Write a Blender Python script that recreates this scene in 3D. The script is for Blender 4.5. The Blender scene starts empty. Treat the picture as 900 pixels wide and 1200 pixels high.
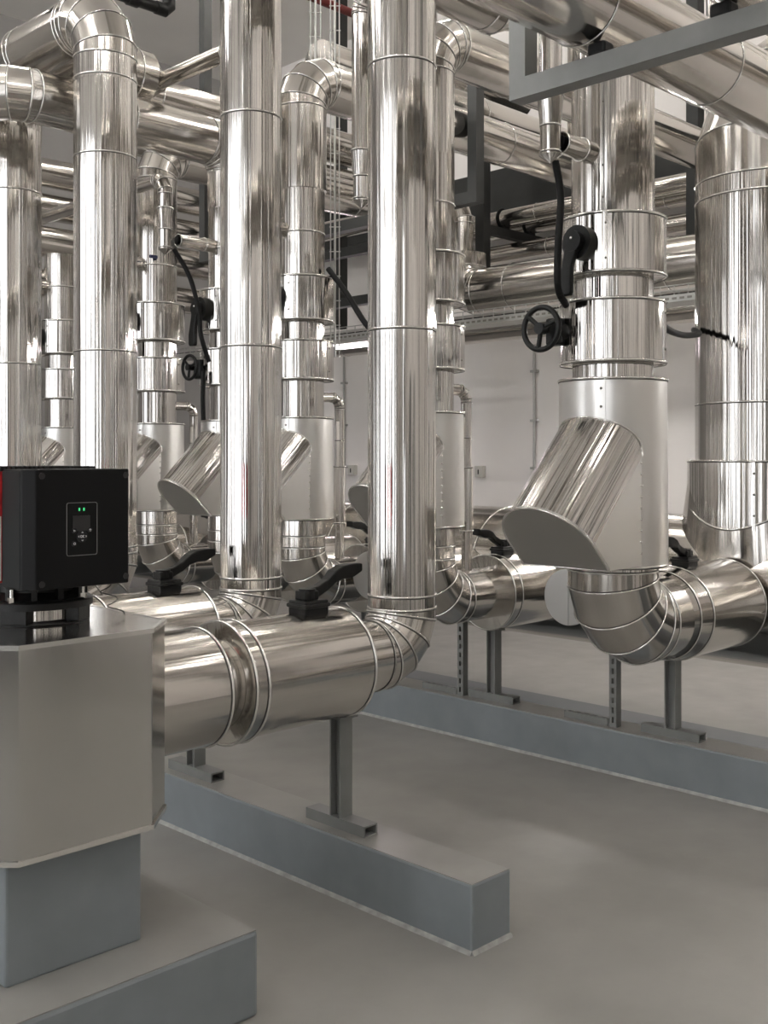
import bpy, math, random
from mathutils import Vector, Matrix
random.seed(7)
C = bpy.context.scene.collection
S2 = math.sqrt(.5)
V = Vector

# ------------------------------------------------------------------ materials
def newmat(name):
    m = bpy.data.materials.new(name); m.use_nodes = True
    nt = m.node_tree
    return m, nt, nt.nodes['Principled BSDF']

def simple(name, col, rough=.5, metal=0., noise=0., scale=30., bump=0., spec=None):
    m, nt, p = newmat(name)
    p.inputs['Base Color'].default_value = (*col, 1)
    p.inputs['Roughness'].default_value = rough
    p.inputs['Metallic'].default_value = metal
    if spec is not None: p.inputs['Specular IOR Level'].default_value = spec
    if noise or bump:
        tc = nt.nodes.new('ShaderNodeTexCoord')
        n = nt.nodes.new('ShaderNodeTexNoise'); n.inputs['Scale'].default_value = scale; n.inputs['Detail'].default_value = 4
        nt.links.new(tc.outputs['Object'], n.inputs['Vector'])
        if noise:
            r = nt.nodes.new('ShaderNodeValToRGB')
            r.color_ramp.elements[0].position = .3; r.color_ramp.elements[1].position = .7
            r.color_ramp.elements[0].color = (*[c * (1 - noise) for c in col], 1)
            r.color_ramp.elements[1].color = (*[min(1, c * (1 + noise)) for c in col], 1)
            nt.links.new(n.outputs['Fac'], r.inputs['Fac']); nt.links.new(r.outputs['Color'], p.inputs['Base Color'])
        if bump:
            b = nt.nodes.new('ShaderNodeBump'); b.inputs['Strength'].default_value = bump; b.inputs['Distance'].default_value = .01
            nt.links.new(n.outputs['Fac'], b.inputs['Height']); nt.links.new(b.outputs['Normal'], p.inputs['Normal'])
    return m

def cladding(name, col, rough, streak, dent, us=9., vs=.25):
    """Sheet metal jacket: waviness runs along the pipe (uv: u round the pipe, v along it, metres)."""
    m, nt, p = newmat(name)
    p.inputs['Metallic'].default_value = 1
    uv = nt.nodes.new('ShaderNodeUVMap')
    mp = nt.nodes.new('ShaderNodeMapping'); mp.inputs['Scale'].default_value = (us, vs, 1)
    oi = nt.nodes.new('ShaderNodeObjectInfo')
    cv = nt.nodes.new('ShaderNodeCombineXYZ')
    mul = nt.nodes.new('ShaderNodeMath'); mul.operation = 'MULTIPLY'; mul.inputs[1].default_value = 40
    nt.links.new(oi.outputs['Random'], mul.inputs[0]); nt.links.new(mul.outputs[0], cv.inputs[2])
    nt.links.new(cv.outputs[0], mp.inputs['Location']); nt.links.new(uv.outputs[0], mp.inputs['Vector'])
    n1 = nt.nodes.new('ShaderNodeTexNoise'); n1.inputs['Scale'].default_value = 1; n1.inputs['Detail'].default_value = 3.5
    nt.links.new(mp.outputs[0], n1.inputs['Vector'])
    b1 = nt.nodes.new('ShaderNodeBump'); b1.inputs['Strength'].default_value = streak; b1.inputs['Distance'].default_value = .02
    nt.links.new(n1.outputs['Fac'], b1.inputs['Height'])
    mp2 = nt.nodes.new('ShaderNodeMapping'); mp2.inputs['Scale'].default_value = (6, 5, 1)
    nt.links.new(uv.outputs[0], mp2.inputs['Vector']); nt.links.new(cv.outputs[0], mp2.inputs['Location'])
    n2 = nt.nodes.new('ShaderNodeTexNoise'); n2.inputs['Scale'].default_value = 1; n2.inputs['Detail'].default_value = 2
    nt.links.new(mp2.outputs[0], n2.inputs['Vector'])
    b2 = nt.nodes.new('ShaderNodeBump'); b2.inputs['Strength'].default_value = dent; b2.inputs['Distance'].default_value = .02
    nt.links.new(n2.outputs['Fac'], b2.inputs['Height']); nt.links.new(b1.outputs[0], b2.inputs['Normal'])
    nt.links.new(b2.outputs[0], p.inputs['Normal'])
    r = nt.nodes.new('ShaderNodeMapRange'); r.inputs['To Min'].default_value = rough * .75; r.inputs['To Max'].default_value = rough * 1.3
    nt.links.new(n2.outputs['Fac'], r.inputs['Value']); nt.links.new(r.outputs[0], p.inputs['Roughness'])
    p.inputs['Base Color'].default_value = (*col, 1)
    return m

STEEL = cladding('bright_sheet_metal', (.61, .583, .548), .15, .25, .06, 11, .2)
STEELV = cladding('bright_riser_sheet_metal', (.65, .63, .605), .085, .5, .02, 26, .05)
DULL = cladding('brushed_sheet_metal', (.74, .73, .71), .33, .08, .16, 4, 3)
BOXM = cladding('pump_housing_sheet', (.62, .61, .59), .15, .16, .0, 2.6, 1.3)
CAPM = cladding('grey_end_sheet', (.50, .49, .475), .40, .02, .08)
BEAD = simple('seam_metal', (.86, .85, .82), .20, 1)
GAP = simple('seam_gap', (.05, .048, .045), .6)
RIVET = simple('rivet_metal', (.25, .24, .22), .5, 1)
GREYP = simple('grey_painted_steel', (.20, .205, .20), .42, 0, .06, 14)
MIDP = simple('mid_grey_steel', (.05, .052, .051), .5, 0, .06, 14)
DARKP = simple('dark_painted_steel', (.028, .029, .028), .55, 0, .08, 10, spec=.3)
KERB = simple('blue_grey_paint', (.215, .238, .254), .38, 0, .07, 7, .05)
SEAL = simple('pale_sealant', (.33, .33, .32), .4, 0, .25, 25)
STRIP = simple('floor_paint_with_shade', (.095, .108, .116), .4, 0, .08, 5)  # floor paint, darkened for the shade behind the far kerb
KTOP = simple('grey_kerb_top', (.27, .265, .25), .28, 0, .10, 4, .06)  # lighter and greyer than the kerb sides
BLACK = simple('black_plastic', (.004, .0042, .0045), .42, spec=.22)
BLACKM = simple('black_cast_metal', (.006, .0062, .006), .40, 0, .2, 60, .1, .3)
DARKGREY = simple('charcoal_plastic', (.012, .014, .0145), .5, spec=.3)
RED = simple('red_paint', (.55, .025, .03), .35)
DRED = simple('dark_red_paint', (.10, .012, .010), .5)
WHITE = simple('white_label', (.75, .74, .72), .6)
RUBBER = simple('black_cable', (.006, .006, .006), .55, spec=.25)
ZINC = simple('zinc_wire', (.45, .45, .43), .4, .7)
BOXP = simple('pale_plastic', (.55, .54, .50), .5)
NAVY = simple('navy_tape', (.012, .015, .07), .5)
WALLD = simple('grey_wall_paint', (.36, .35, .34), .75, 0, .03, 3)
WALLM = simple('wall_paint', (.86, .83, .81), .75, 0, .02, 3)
CEILM = simple('ceiling_paint', (.80, .78, .75), .8, 0, .04, 1.2)
SCREEN = simple('screen_glass', (.018, .018, .019), .3)
ICON = simple('icon_print', (.7, .7, .7), .5)

def emis(name, col, s):
    m, nt, p = newmat(name)
    p.inputs['Base Color'].default_value = (0, 0, 0, 1)
    p.inputs['Emission Color'].default_value = (*col, 1); p.inputs['Emission Strength'].default_value = s
    return m
LED = emis('green_led', (.08, .9, .3), .45)
TUBEN = emis('added_near_ceiling_tube', (1, .97, .93), 64)  # stronger tube, set to brighten the foreground floor
TUBE = emis('fluorescent_tube', (1, .96, .90), 42)
TUBEW = emis('added_wall_fill_tube', (1, .96, .92), 75)
TUBEP = emis('pinkish_fluorescent_tube', (1, .86, .92), 14)

def floor_material():
    m, nt, p = newmat('grey_epoxy')
    tc = nt.nodes.new('ShaderNodeTexCoord')
    n = nt.nodes.new('ShaderNodeTexNoise'); n.inputs['Scale'].default_value = 1.6; n.inputs['Detail'].default_value = 6; n.inputs['Roughness'].default_value = .6
    nt.links.new(tc.outputs['Object'], n.inputs['Vector'])
    r = nt.nodes.new('ShaderNodeValToRGB')
    r.color_ramp.elements[0].position = .3; r.color_ramp.elements[1].position = .72
    r.color_ramp.elements[0].color = (.235, .229, .215, 1); r.color_ramp.elements[1].color = (.29, .282, .265, 1)
    nt.links.new(n.outputs['Fac'], r.inputs['Fac']); nt.links.new(r.outputs['Color'], p.inputs['Base Color'])
    n2 = nt.nodes.new('ShaderNodeTexNoise'); n2.inputs['Scale'].default_value = 5; n2.inputs['Detail'].default_value = 5
    nt.links.new(tc.outputs['Object'], n2.inputs['Vector'])
    mr = nt.nodes.new('ShaderNodeMapRange'); mr.inputs['To Min'].default_value = .26; mr.inputs['To Max'].default_value = .5
    nt.links.new(n2.outputs['Fac'], mr.inputs['Value']); nt.links.new(mr.outputs[0], p.inputs['Roughness'])
    b = nt.nodes.new('ShaderNodeBump'); b.inputs['Strength'].default_value = .08; b.inputs['Distance'].default_value = .02
    nt.links.new(n2.outputs['Fac'], b.inputs['Height']); nt.links.new(b.outputs[0], p.inputs['Normal'])
    return m
FLOORM = floor_material()

def glass_material():
    m, nt, p = newmat('window_glass')
    out = nt.nodes['Material Output']
    t = nt.nodes.new('ShaderNodeBsdfTransparent'); g = nt.nodes.new('ShaderNodeBsdfGlossy'); g.inputs['Roughness'].default_value = .02
    f = nt.nodes.new('ShaderNodeFresnel'); mx = nt.nodes.new('ShaderNodeMixShader')
    nt.links.new(f.outputs[0], mx.inputs[0]); nt.links.new(t.outputs[0], mx.inputs[1]); nt.links.new(g.outputs[0], mx.inputs[2])
    nt.links.new(mx.outputs[0], out.inputs['Surface'])
    return m
GLASS = glass_material()

# ------------------------------------------------------------------ mesh builder
class MB:
    def __init__(s): s.v = []; s.f = []; s.uv = []; s.sm = []; s.mi = []; s.cur = 0
    def quad(s, idx, uvs=None, smooth=False):
        s.f.append(tuple(idx)); s.sm.append(smooth); s.mi.append(s.cur)
        s.uv.append(uvs or [(0, 0)] * len(idx))
    def box(s, lo, hi, M=None):
        x0, y0, z0 = lo; x1, y1, z1 = hi; b = len(s.v)
        for p in ((x0,y0,z0),(x1,y0,z0),(x1,y1,z0),(x0,y1,z0),(x0,y0,z1),(x1,y0,z1),(x1,y1,z1),(x0,y1,z1)):
            p = V(p); s.v.append(M @ p if M else p)
        for q, (a, c) in (((0,3,2,1),(0,1)),((4,5,6,7),(0,1)),((0,1,5,4),(0,2)),((1,2,6,5),(1,2)),((2,3,7,6),(0,2)),((3,0,4,7),(1,2))):
            s.quad([b+i for i in q], [(s.v[b+i][a], s.v[b+i][c]) for i in q])
        return s
    def prism(s, poly, z0, z1):
        b = len(s.v); n = len(poly)
        for z in (z0, z1):
            for x, y in poly: s.v.append(V((x, y, z)))
        s.quad([b+i for i in range(n)][::-1], [(poly[i][0], poly[i][1]) for i in range(n)][::-1])
        s.quad([b+n+i for i in range(n)], [(poly[i][0], poly[i][1]) for i in range(n)])
        L = 0
        for i in range(n):
            j = (i+1) % n; d = math.dist(poly[i], poly[j])
            s.quad([b+i, b+j, b+n+j, b+n+i], [(L, z0), (L+d, z0), (L+d, z1), (L, z1)]); L += d
        return s
    def frame(s, d):
        d = d.normalized()
        ref = V((0, 0, 1)) if abs(d.z) < .9 else V((1, 0, 0))
        u = d.cross(ref).normalized(); w = d.cross(u).normalized()
        return d, u, w
    def ring(s, P, d, n, R, seg, fr=None):
        d, u, w = fr or s.frame(d)
        dn = d.dot(n); out = []
        for i in range(seg):
            a = 2*math.pi*i/seg; e = u*math.cos(a) + w*math.sin(a)
            out.append((P + e*R - d*((e*R).dot(n)/dn), e))
        return out
    def skin(s, r0, r1, v0, v1, R, smooth=True):
        b = len(s.v); n = len(r0)
        s.v += [p for p, e in r0]; s.v += [p for p, e in r1]
        for i in range(n):
            j = (i+1) % n; ua = 2*math.pi*R*i/n; ub = 2*math.pi*R*(i+1)/n
            s.quad([b+i, b+n+i, b+n+j, b+j], [(ua, v0), (ua, v1), (ub, v1), (ub, v0)], smooth)
    def cap(s, r, flip=False):
        b = len(s.v); s.v += [p for p, e in r]
        idx = [b+i for i in range(len(r))]; uv = [(p.x+p.y, p.z+p.y*.3) for p, e in r]
        if flip: idx.reverse(); uv.reverse()
        s.quad(idx, uv)
    def bead(s, r, d, t=.0045, k=6, gap=True):
        """raised seam round a ring"""
        b = len(s.v); n = len(r); d = d.normalized()
        for p, e in r:
            for q in range(k):
                a = 2*math.pi*q/k; s.v.append(p + e*(t*math.cos(a)) + d*(t*math.sin(a)))
        old = s.cur; s.cur = 1
        for i in range(n):
            j = (i+1) % n
            for q in range(k):
                q2 = (q+1) % k
                s.quad([b+i*k+q, b+i*k+q2, b+j*k+q2, b+j*k+q], None, True)
        if gap:
            s.cur = 2; b = len(s.v)
            for p, e in r:
                s.v.append(p + e*.0014 - d*t*.9); s.v.append(p + e*.0010 - d*(t*.9+.0035))
            for i in range(n):
                j = (i+1) % n; s.quad([b+2*i, b+2*i+1, b+2*j+1, b+2*j], None, True)
        s.cur = old
    def poly(s, pts, R, seg=40, n0=None, n1=None, caps=(True, True), beads=True, t=.0045, endbeads=(False, False), v0=0.):
        """mitred tube through pts; normals n0, n1 of the end planes"""
        pts = [V(p) for p in pts]; m = len(pts)
        ds = [(pts[i+1]-pts[i]).normalized() for i in range(m-1)]
        ns = [n0 or ds[0]] + [(ds[i-1]+ds[i]).normalized() for i in range(1, m-1)] + [n1 or ds[-1]]
        fr = s.frame(ds[0]); L = v0
        for i in range(m-1):
            if i:
                d = ds[i]; u = fr[1] - d*fr[1].dot(d); u.normalize(); fr = (d, u, d.cross(u).normalized())
            a = s.ring(pts[i], ds[i], ns[i], R, seg, fr); b = s.ring(pts[i+1], ds[i], ns[i+1], R, seg, fr)
            ln = (pts[i+1]-pts[i]).length
            s.skin(a, b, L, L+ln, R); L += ln
            if i == 0:
                if caps[0]: s.cap(a, False)
                if endbeads[0]: s.bead(a, ds[0], t)
            if i == m-2:
                if caps[1]: s.cap(b, True)
                if endbeads[1]: s.bead(b, ds[i], t)
            elif beads: s.bead(b, ds[i], t)
        return s
    def cyl(s, a, b, R, seg=40, R2=None, caps=(True, True), endbeads=(False, False), t=.0045, smooth=True):
        a = V(a); b = V(b); d = (b-a).normalized(); fr = s.frame(d)
        r0 = s.ring(a, d, d, R, seg, fr); r1 = s.ring(b, d, d, R2 if R2 is not None else R, seg, fr)
        s.skin(r0, r1, 0, (b-a).length, R, smooth)
        if caps[0]: s.cap(r0, False)
        if caps[1]: s.cap(r1, True)
        if endbeads[0]: s.bead(r0, d, t)
        if endbeads[1]: s.bead(r1, d, t)
        return s
    def seam(s, a, b, R, dists, t=.0045, seg=40):
        a = V(a); b = V(b); d = (b-a).normalized(); fr = s.frame(d)
        for q in dists: s.bead(s.ring(a+d*q, d, d, R, seg, fr), d, t)
        return s
    def lathe(s, prof, c=(0, 0, 0), axis=(0, 0, 1), seg=40, smooth=True):
        c = V(c); d, u, w = s.frame(V(axis)); prev = None; L = 0
        for i, (r, h) in enumerate(prof):
            rg = [(c + d*h + (u*math.cos(2*math.pi*k/seg) + w*math.sin(2*math.pi*k/seg))*max(r, 1e-4), u) for k in range(seg)]
            if prev: s.skin(prev, rg, L, L + abs(h-ph) + abs(r-pr), max(r, .02), smooth); L += abs(h-ph)+abs(r-pr)
            prev, pr, ph = rg, r, h
        return s
    def sphere(s, c, r, seg=16, sc=(1, 1, 1)):
        c = V(c); n = seg//2; b = len(s.v)
        for i in range(n+1):
            t = math.pi*i/n
            for k in range(seg):
                a = 2*math.pi*k/seg
                s.v.append(c + V((r*sc[0]*math.sin(t)*math.cos(a), r*sc[1]*math.sin(t)*math.sin(a), r*sc[2]*math.cos(t))))
        for i in range(n):
            for k in range(seg):
                k2 = (k+1) % seg
                s.quad([b+i*seg+k, b+(i+1)*seg+k, b+(i+1)*seg+k2, b+i*seg+k2], None, True)
        return s
    def sweep(s, pts, r, seg=10, sub=6):
        """smooth round cable through pts (Catmull-Rom)"""
        P = [V(p) for p in pts]; P = [P[0]*2-P[1]] + P + [P[-1]*2-P[-2]]; out = []
        for i in range(1, len(P)-2):
            for k in range(sub):
                t = k/sub; a, b, c, d = P[i-1], P[i], P[i+1], P[i+2]
                out.append(.5*((2*b) + (c-a)*t + (2*a-5*b+4*c-d)*t*t + (3*b-a-3*c+d)*t**3))
        out.append(P[-2])
        return s.poly(out, r, seg, beads=False)
    def torus(s, c, axis, R, r, seg=36, k=10):
        c = V(c); d, u, w = s.frame(V(axis))
        rr = [(c + (u*math.cos(2*math.pi*i/seg)+w*math.sin(2*math.pi*i/seg))*R, (u*math.cos(2*math.pi*i/seg)+w*math.sin(2*math.pi*i/seg))) for i in range(seg)]
        old = s.cur; b0 = len(s.f); s.bead(rr, d, r, k, False)
        for i in range(b0, len(s.mi)): s.mi[i] = old
        return s
    def build(s, name, mat, parent=None, loc=None, bevel=0, seg2=None):
        me = bpy.data.meshes.new(name)
        me.from_pydata([tuple(p) for p in s.v], [], s.f)
        uvl = me.uv_layers.new(name='UVMap')
        flat = [c for f in s.uv for uv in f for c in uv]
        uvl.data.foreach_set('uv', flat)
        me.polygons.foreach_set('use_smooth', s.sm)
        if any(s.mi):
            me.materials.append(mat); me.materials.append(seg2 or BEAD); me.materials.append(GAP)
            me.polygons.foreach_set('material_index', s.mi)
        else: me.materials.append(mat)
        me.validate(); me.update()
        o = bpy.data.objects.new(name, me); C.objects.link(o)
        if parent: o.parent = parent
        if loc: o.location = loc
        if bevel:
            b = o.modifiers.new('edge', 'BEVEL'); b.width = bevel; b.segments = 2; b.limit_method = 'ANGLE'; b.angle_limit = math.radians(40)
        return o

class Pieces:
    """same calls as MB, but each call makes a part of its own"""
    def __init__(s): s.l = []
    def __getattr__(s, n):
        def f(*a, **k):
            m = MB(); getattr(m, n)(*a, **k); s.l.append(m); return s
        return f
    def build(s, name, mat, parent=None, **k):
        return [m.build(name, mat, parent, **k) for m in s.l]

def tag(o, label, cat, group=None):
    o['label'] = label; o['category'] = cat
    if group: o['group'] = group
    return o
def thing(name, label, cat, loc=(0, 0, 0), group=None, rz=0):
    o = bpy.data.objects.new(name, None); C.objects.link(o); o.location = loc; o.rotation_euler = (0, 0, rz)
    o.empty_display_size = .1
    return tag(o, label, cat, group)
def struct(o): o['kind'] = 'structure'; return o
def dup(root, loc, label, group=None):
    r = root.copy(); C.objects.link(r); r.location = loc; r['label'] = label
    if group: r['group'] = group
    for ch in list(root.children):
        c = ch.copy(); C.objects.link(c); c.parent = r
        for g in list(ch.children):
            d = g.copy(); C.objects.link(d); d.parent = c
    return r

def bend(p0, pc, p1, Rb, m=4):
    """mitre points of an elbow at corner pc"""
    p0, pc, p1 = V(p0), V(pc), V(p1)
    a = (p0-pc).normalized(); b = (p1-pc).normalized()
    th = math.pi - a.angle(b); tl = Rb*math.tan(th/2)
    bis = (a+b).normalized(); c = pc + bis*(Rb/math.cos(th/2))
    s = pc + a*tl - c; e = pc + b*tl - c
    ax = s.cross(e).normalized(); out = []
    for k in range(m):
        ang = th*(k+.5)/m
        out.append(c + (Matrix.Rotation(ang, 3, ax) @ s)/math.cos(th/(2*m)))
    return pc+a*tl, out, pc+b*tl

def pipe_run(parent, pts, R, Rb=.24, gores=4, mat=STEEL, seams=1.0, seg=40, names=('pipe_section', 'elbow'), firstseam=.5, t=.0045, vmat=None, caps=(True, True)):
    """straight sections and mitred elbows through pts, each a part of parent"""
    pts = [V(p) for p in pts]; start = pts[0]
    legs = []
    for i in range(1, len(pts)-1):
        s, mid, e = bend(pts[i-1], pts[i], pts[i+1], Rb, gores)
        legs.append(('s', start, s)); legs.append(('e', s, mid, e)); start = e
    legs.append(('s', start, pts[-1]))
    res = []
    for n, L in enumerate(legs):
        mb = MB()
        if L[0] == 's':
            a, b = L[1], L[2]; ln = (b-a).length
            if ln < .004: continue
            first = n == 0; last = n == len(legs)-1
            mb.cyl(a, b, R, seg, caps=(first and caps[0], last and caps[1]), endbeads=(not first, not last), t=t)
            if seams:
                q = firstseam; ds = []
                while q < ln-.08: ds.append(q); q += seams
                mb.seam(a, b, R, ds, t, seg)
            vert = abs((b-a).normalized().z) > .9
            res.append(mb.build(names[0], (vmat or STEELV) if vert else mat, parent))
        else:
            mb.poly([L[1]]+L[2]+[L[3]], R, seg, caps=(False, False), t=t)
            res.append(mb.build(names[1], mat, parent))
    return res

def rivets(pts, nrm, r=.005):
    mb = MB()
    for p in pts: mb.sphere(p, r, 8)
    return mb

# ------------------------------------------------------------------ room
X0, X1, Y0, Y1, ZC = -4.0, 8.8, -3.2, 11.6, 6.6
struct(MB().box((X0-.2, Y0-.2, -.2), (X1+.2, Y1+.2, 0)).build('floor', FLOORM))
struct(MB().box((X0-.2, Y0-.2, ZC), (X1+.2, Y1+.2, ZC+.2)).build('ceiling', CEILM))
struct(MB().box((X1, Y0-.2, 0), (X1+.2, Y1+.2, ZC)).build('wall_front', WALLM))
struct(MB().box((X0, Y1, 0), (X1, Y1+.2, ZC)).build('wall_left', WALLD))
struct(MB().box((X0, Y0-.2, 0), (X1, Y0, ZC)).build('wall_right', WALLM))
# wall behind the camera; unseen windows, cut narrow to streak the metal's reflections
WIN = [(-1.6, -.9), (.6, 1.3), (2.4, 3.3), (3.9, 4.5), (5.2, 6.3), (7.2, 7.8), (8.6, 9.6)]; WZ0, WZ1 = .4, 5.4
mb = MB()
ys = [Y0] + [q for w in WIN for q in w] + [Y1]
for i in range(0, len(ys), 2): mb.box((X0-.2, ys[i], 0), (X0, ys[i+1], ZC))
for a, b in WIN:
    mb.box((X0-.2, a, 0), (X0, b, WZ0)); mb.box((X0-.2, a, WZ1), (X0, b, ZC))
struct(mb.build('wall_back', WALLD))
for i, (a, b) in enumerate(WIN):
    mb = MB(); w = .06
    for y in (a, b-w): mb.box((X0-.14, y, WZ0), (X0-.06, y+w, WZ1))
    for z in (WZ0, (WZ0+WZ1)/2, WZ1-w): mb.box((X0-.14, a, z), (X0-.06, b, z+w))
    fr = struct(mb.build('window_%d' % (i+1), DARKP))
    struct(MB().box((X0-.105, a+w, WZ0+w), (X0-.095, b-w, WZ1-w)).build('pane', GLASS, fr))

# unseen dark pillars, added behind and beside the camera to streak the metal
for i, (x, y) in enumerate([(X0+.15, .1), (X0+.15, 3.6), (X0+.15, 6.75), (X0+.15, 10.2), (-1.5, Y0+.15), (.9, Y0+.15), (4.35, Y0+.15), (6.9, Y0+.15), (-1.8, Y1-.15), (1.2, Y1-.15)]):
    struct(MB().box((x-.14, y-.14, 0), (x+.14, y+.14, ZC)).build('added_pillar_%d' % (i+1), DARKP))
struct(MB().box((1.5, Y0-.01, 0), (3.1, Y0+.04, 2.4)).build('added_door_1', GREYP))  # unseen, added as contrast for the metal to reflect

# ------------------------------------------------------------------ concrete kerbs and pump plinths
KZ = .225
def kerb(x0, x1, y0, y1, label):
    o = MB().box((x0, y0, 0), (x1, y1, KZ)).build('concrete_kerb', KERB, bevel=.008)
    tag(o, label, 'kerb')
    sl = MB()
    for (p, q, n) in (((x0, y0), (x0, y1), (-1, 0)), ((x1, y0), (x1, y1), (1, 0)), ((x0, y0), (x1, y0), (0, -1))):
        b = len(sl.v); k = .010
        for (cx_, cy_) in (p, q):
            sl.v += [V((cx_, cy_, .014)), V((cx_+n[0]*k, cy_+n[1]*k, .0005)), V((cx_, cy_, .0005))]
        sl.quad([b, b+3, b+4, b+1]); sl.quad([b, b+1, b+2]); sl.quad([b+3, b+5, b+4])
    sl.build('sealant_fillet', SEAL, o)
    MB().box((x0+.004, y0+.004, KZ-.002), (x1-.004, y1-.004, KZ+.0015)).build('kerb_top', KTOP, o)
    return o
kerb(2.645, 2.845, 2.245, 9.5, 'near blue grey painted concrete kerb with its square end on the floor')
kerb(4.662, 4.865, 0.2, 10.2, 'far blue grey painted concrete kerb running under the valve risers')

def plinth(y, label):
    t = thing('equipment_plinth', label, 'plinth', (1.45, y, 0), 'pump plinths')
    MB().box((-.75, -.52, 0), (.478, .46, .245)).build('plinth_slab', KERB, t, bevel=.012)
    MB().box((-.745, -.515, .243), (.473, .455, .2465)).build('slab_top', KTOP, t)
    MB().box((-.195, -.338, .245), (.206, .338, .575)).build('pedestal', KERB, t, bevel=.008)
    return t
struct(MB().box((4.865, -2.5, 0), (5.9, 10.5, .004)).build('shaded_strip_1', STRIP))  # painted margin with the floor shadow put into its colour
plinth(2.958, 'stepped blue grey plinth under the nearest pump')

# ------------------------------------------------------------------ pump with drive
def make_pump(loc, label):
    t = thing('circulation_pump', label, 'pump', loc, 'pumps on plinths')
    ox, oy = loc[0], loc[1]
    def oct_(x0, x1, y0, y1, c): return [(x0+c, y0), (x1-c, y0), (x1, y0+c), (x1, y1-c), (x1-c, y1), (x0+c, y1), (x0, y1-c), (x0, y0+c)]
    xa, xb, ya, yb = 1.137-ox, 1.767-ox, 2.55-oy, 3.366-oy
    o = MB().prism(oct_(xa, xb, ya, yb, .122), .576, 1.130).build('insulation_box', BOXM, t, bevel=.003)
    # folded rims at top and bottom
    for z in (1.118, .576):
        mb = MB()
        P = oct_(xa-.004, xb+.004, ya-.004, yb+.004, .122)
        Q = oct_(xa+.006, xb-.006, ya+.006, yb-.006, .120)
        for i in range(8):
            j = (i+1) % 8; b = len(mb.v)
            for zz in (z, z+.013):
                for p in (P[i], P[j], Q[j], Q[i]): mb.v.append(V((p[0], p[1], zz)))
            for f in ((3,2,1,0),(4,5,6,7),(0,1,5,4),(1,2,6,5),(2,3,7,6),(3,0,4,7)): mb.quad([b+k for k in f])
        mb.build('folded_rim', BEAD, o)
    c = V((1.50-ox, 2.93-oy, 0))
    # lantern and motor flange
    mb = MB().lathe([(.001, 1.131), (.149, 1.131), (.149, 1.135), (.125, 1.136), (.001, 1.136)], c)
    for k in range(4):
        a = math.radians(37+90*k)
        M = Matrix.Translation(c) @ Matrix.Rotation(a, 4, 'Z')
        mb.box((.105, -.04, 1.134), (.146, .04, 1.178), M)
    mb.build('lantern', BLACKM, t, bevel=.003)
    MB().cyl(c+V((0, 0, 1.14)), c+V((0, 0, 1.175)), .112).build('coupling_sleeve', STEELV, t)
    mb = MB().lathe([(.001, 1.198), (.150, 1.198), (.158, 1.175), (.158, 1.194), (.150, 1.200), (.140, 1.202), (.122, 1.222), (.118, 1.257), (.118, 1.31)], c)
    for k in range(12):
        M = Matrix.Translation(c) @ Matrix.Rotation(math.radians(30*k), 4, 'Z')
        mb.box((.11, -.008, 1.200), (.142, .008, 1.234), M)
    fl = mb.build('motor_flange', BLACKM, t)
    for k in range(4):
        a = math.radians(35+90*k); p = c+V((math.cos(a)*.143, math.sin(a)*.143, 0))
        MB().cyl(p+V((0, 0, 1.197)), p+V((0, 0, 1.234)), .006, 10).cyl(p+V((0, 0, 1.197)), p+V((0, 0, 1.212)), .012, 6, smooth=False).build('bolt', BEAD, fl)
    MB().cyl(c+V((0, 0, 1.25)), c+V((0, 0, 1.50)), .118).build('motor_body', BLACKM, t)
    # red cover behind the drive
    rc = MB().box((1.325-ox, 2.842-oy, 1.255), (1.665-ox, 3.10-oy, 1.566)).build('motor_cover', RED, t, bevel=.012)
    MB().box((1.330-ox, 2.8405-oy, 1.262), (1.349-ox, 2.8425-oy, 1.44)).build('rating_plate', WHITE, rc)
    mb = Pieces()
    for k in range(22): mb.box((1.345-ox+.0135*k, 2.835-oy, 1.564), (1.351-ox+.0135*k, 3.08-oy, 1.577))
    mb.build('cooling_fin', DARKGREY, rc)
    # drive box
    x0, x1, y0, y1, z0, z1 = 1.352-ox, 1.667-ox, 2.70-oy, 2.838-oy, 1.243, 1.570
    db = MB().prism([(x0+.028, y0), (x1-.004, y0), (x1, y0+.006), (x1, y1), (x0, y1), (x0, y0+.03)], z0, z1).build('drive_box', BLACK, t, bevel=.004)
    mb = MB().prism([(x0-.002, y0+.036), (x0+.004, y0+.032), (x0+.004, y1), (x0-.002, y1)], z0+.006, z1-.006)
    mb.build('side_cover', DARKGREY, db, bevel=.001)
    mb = Pieces()
    for x, z in ((x0+.045, z1-.018), (x1-.012, z1-.018), (x0+.045, z0+.016), (x1-.012, z0+.02)):
        mb.cyl((x, y0-.001, z), (x, y0+.002, z), .009, 16)
    mb.build('screw', SCREEN, db)
    # control panel (pixel columns 78-114, rows 588-651)
    def fx(px): r = (px-450)/1260; return 2.70*(1+r)/(1-r) - ox
    def fz(px, py): r = (px-450)/1260; D = 2.70/(S2*(1-r)); return 1.6-(py-537)/1260*D
    a, b = fx(78), fx(113.5); zt, zb = fz(96, 589), fz(96, 650.5)
    cx = (a+b)/2; w = b-a; hh = zt-zb
    mb = MB(); e = .0013; rad = .006
    pts = []
    for (qx, qz, s) in ((b-rad, zt-rad, 0), (a+rad, zt-rad, 90), (a+rad, zb+rad, 180), (b-rad, zb+rad, 270)):
        for k in range(5):
            an = math.radians(s+22.5*k); pts.append(V((qx+rad*math.cos(an), y0-.0012, qz+rad*math.sin(an))))
    mb.poly(pts+[pts[0]], .0009, 6, beads=False)
    mb.build('panel_outline', GREYP, db)
    MB().box((cx-.027, y0-.0015, zt-.078), (cx+.025, y0+.001, zt-.036)).build('display', SCREEN, db)
    mb = Pieces()
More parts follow.
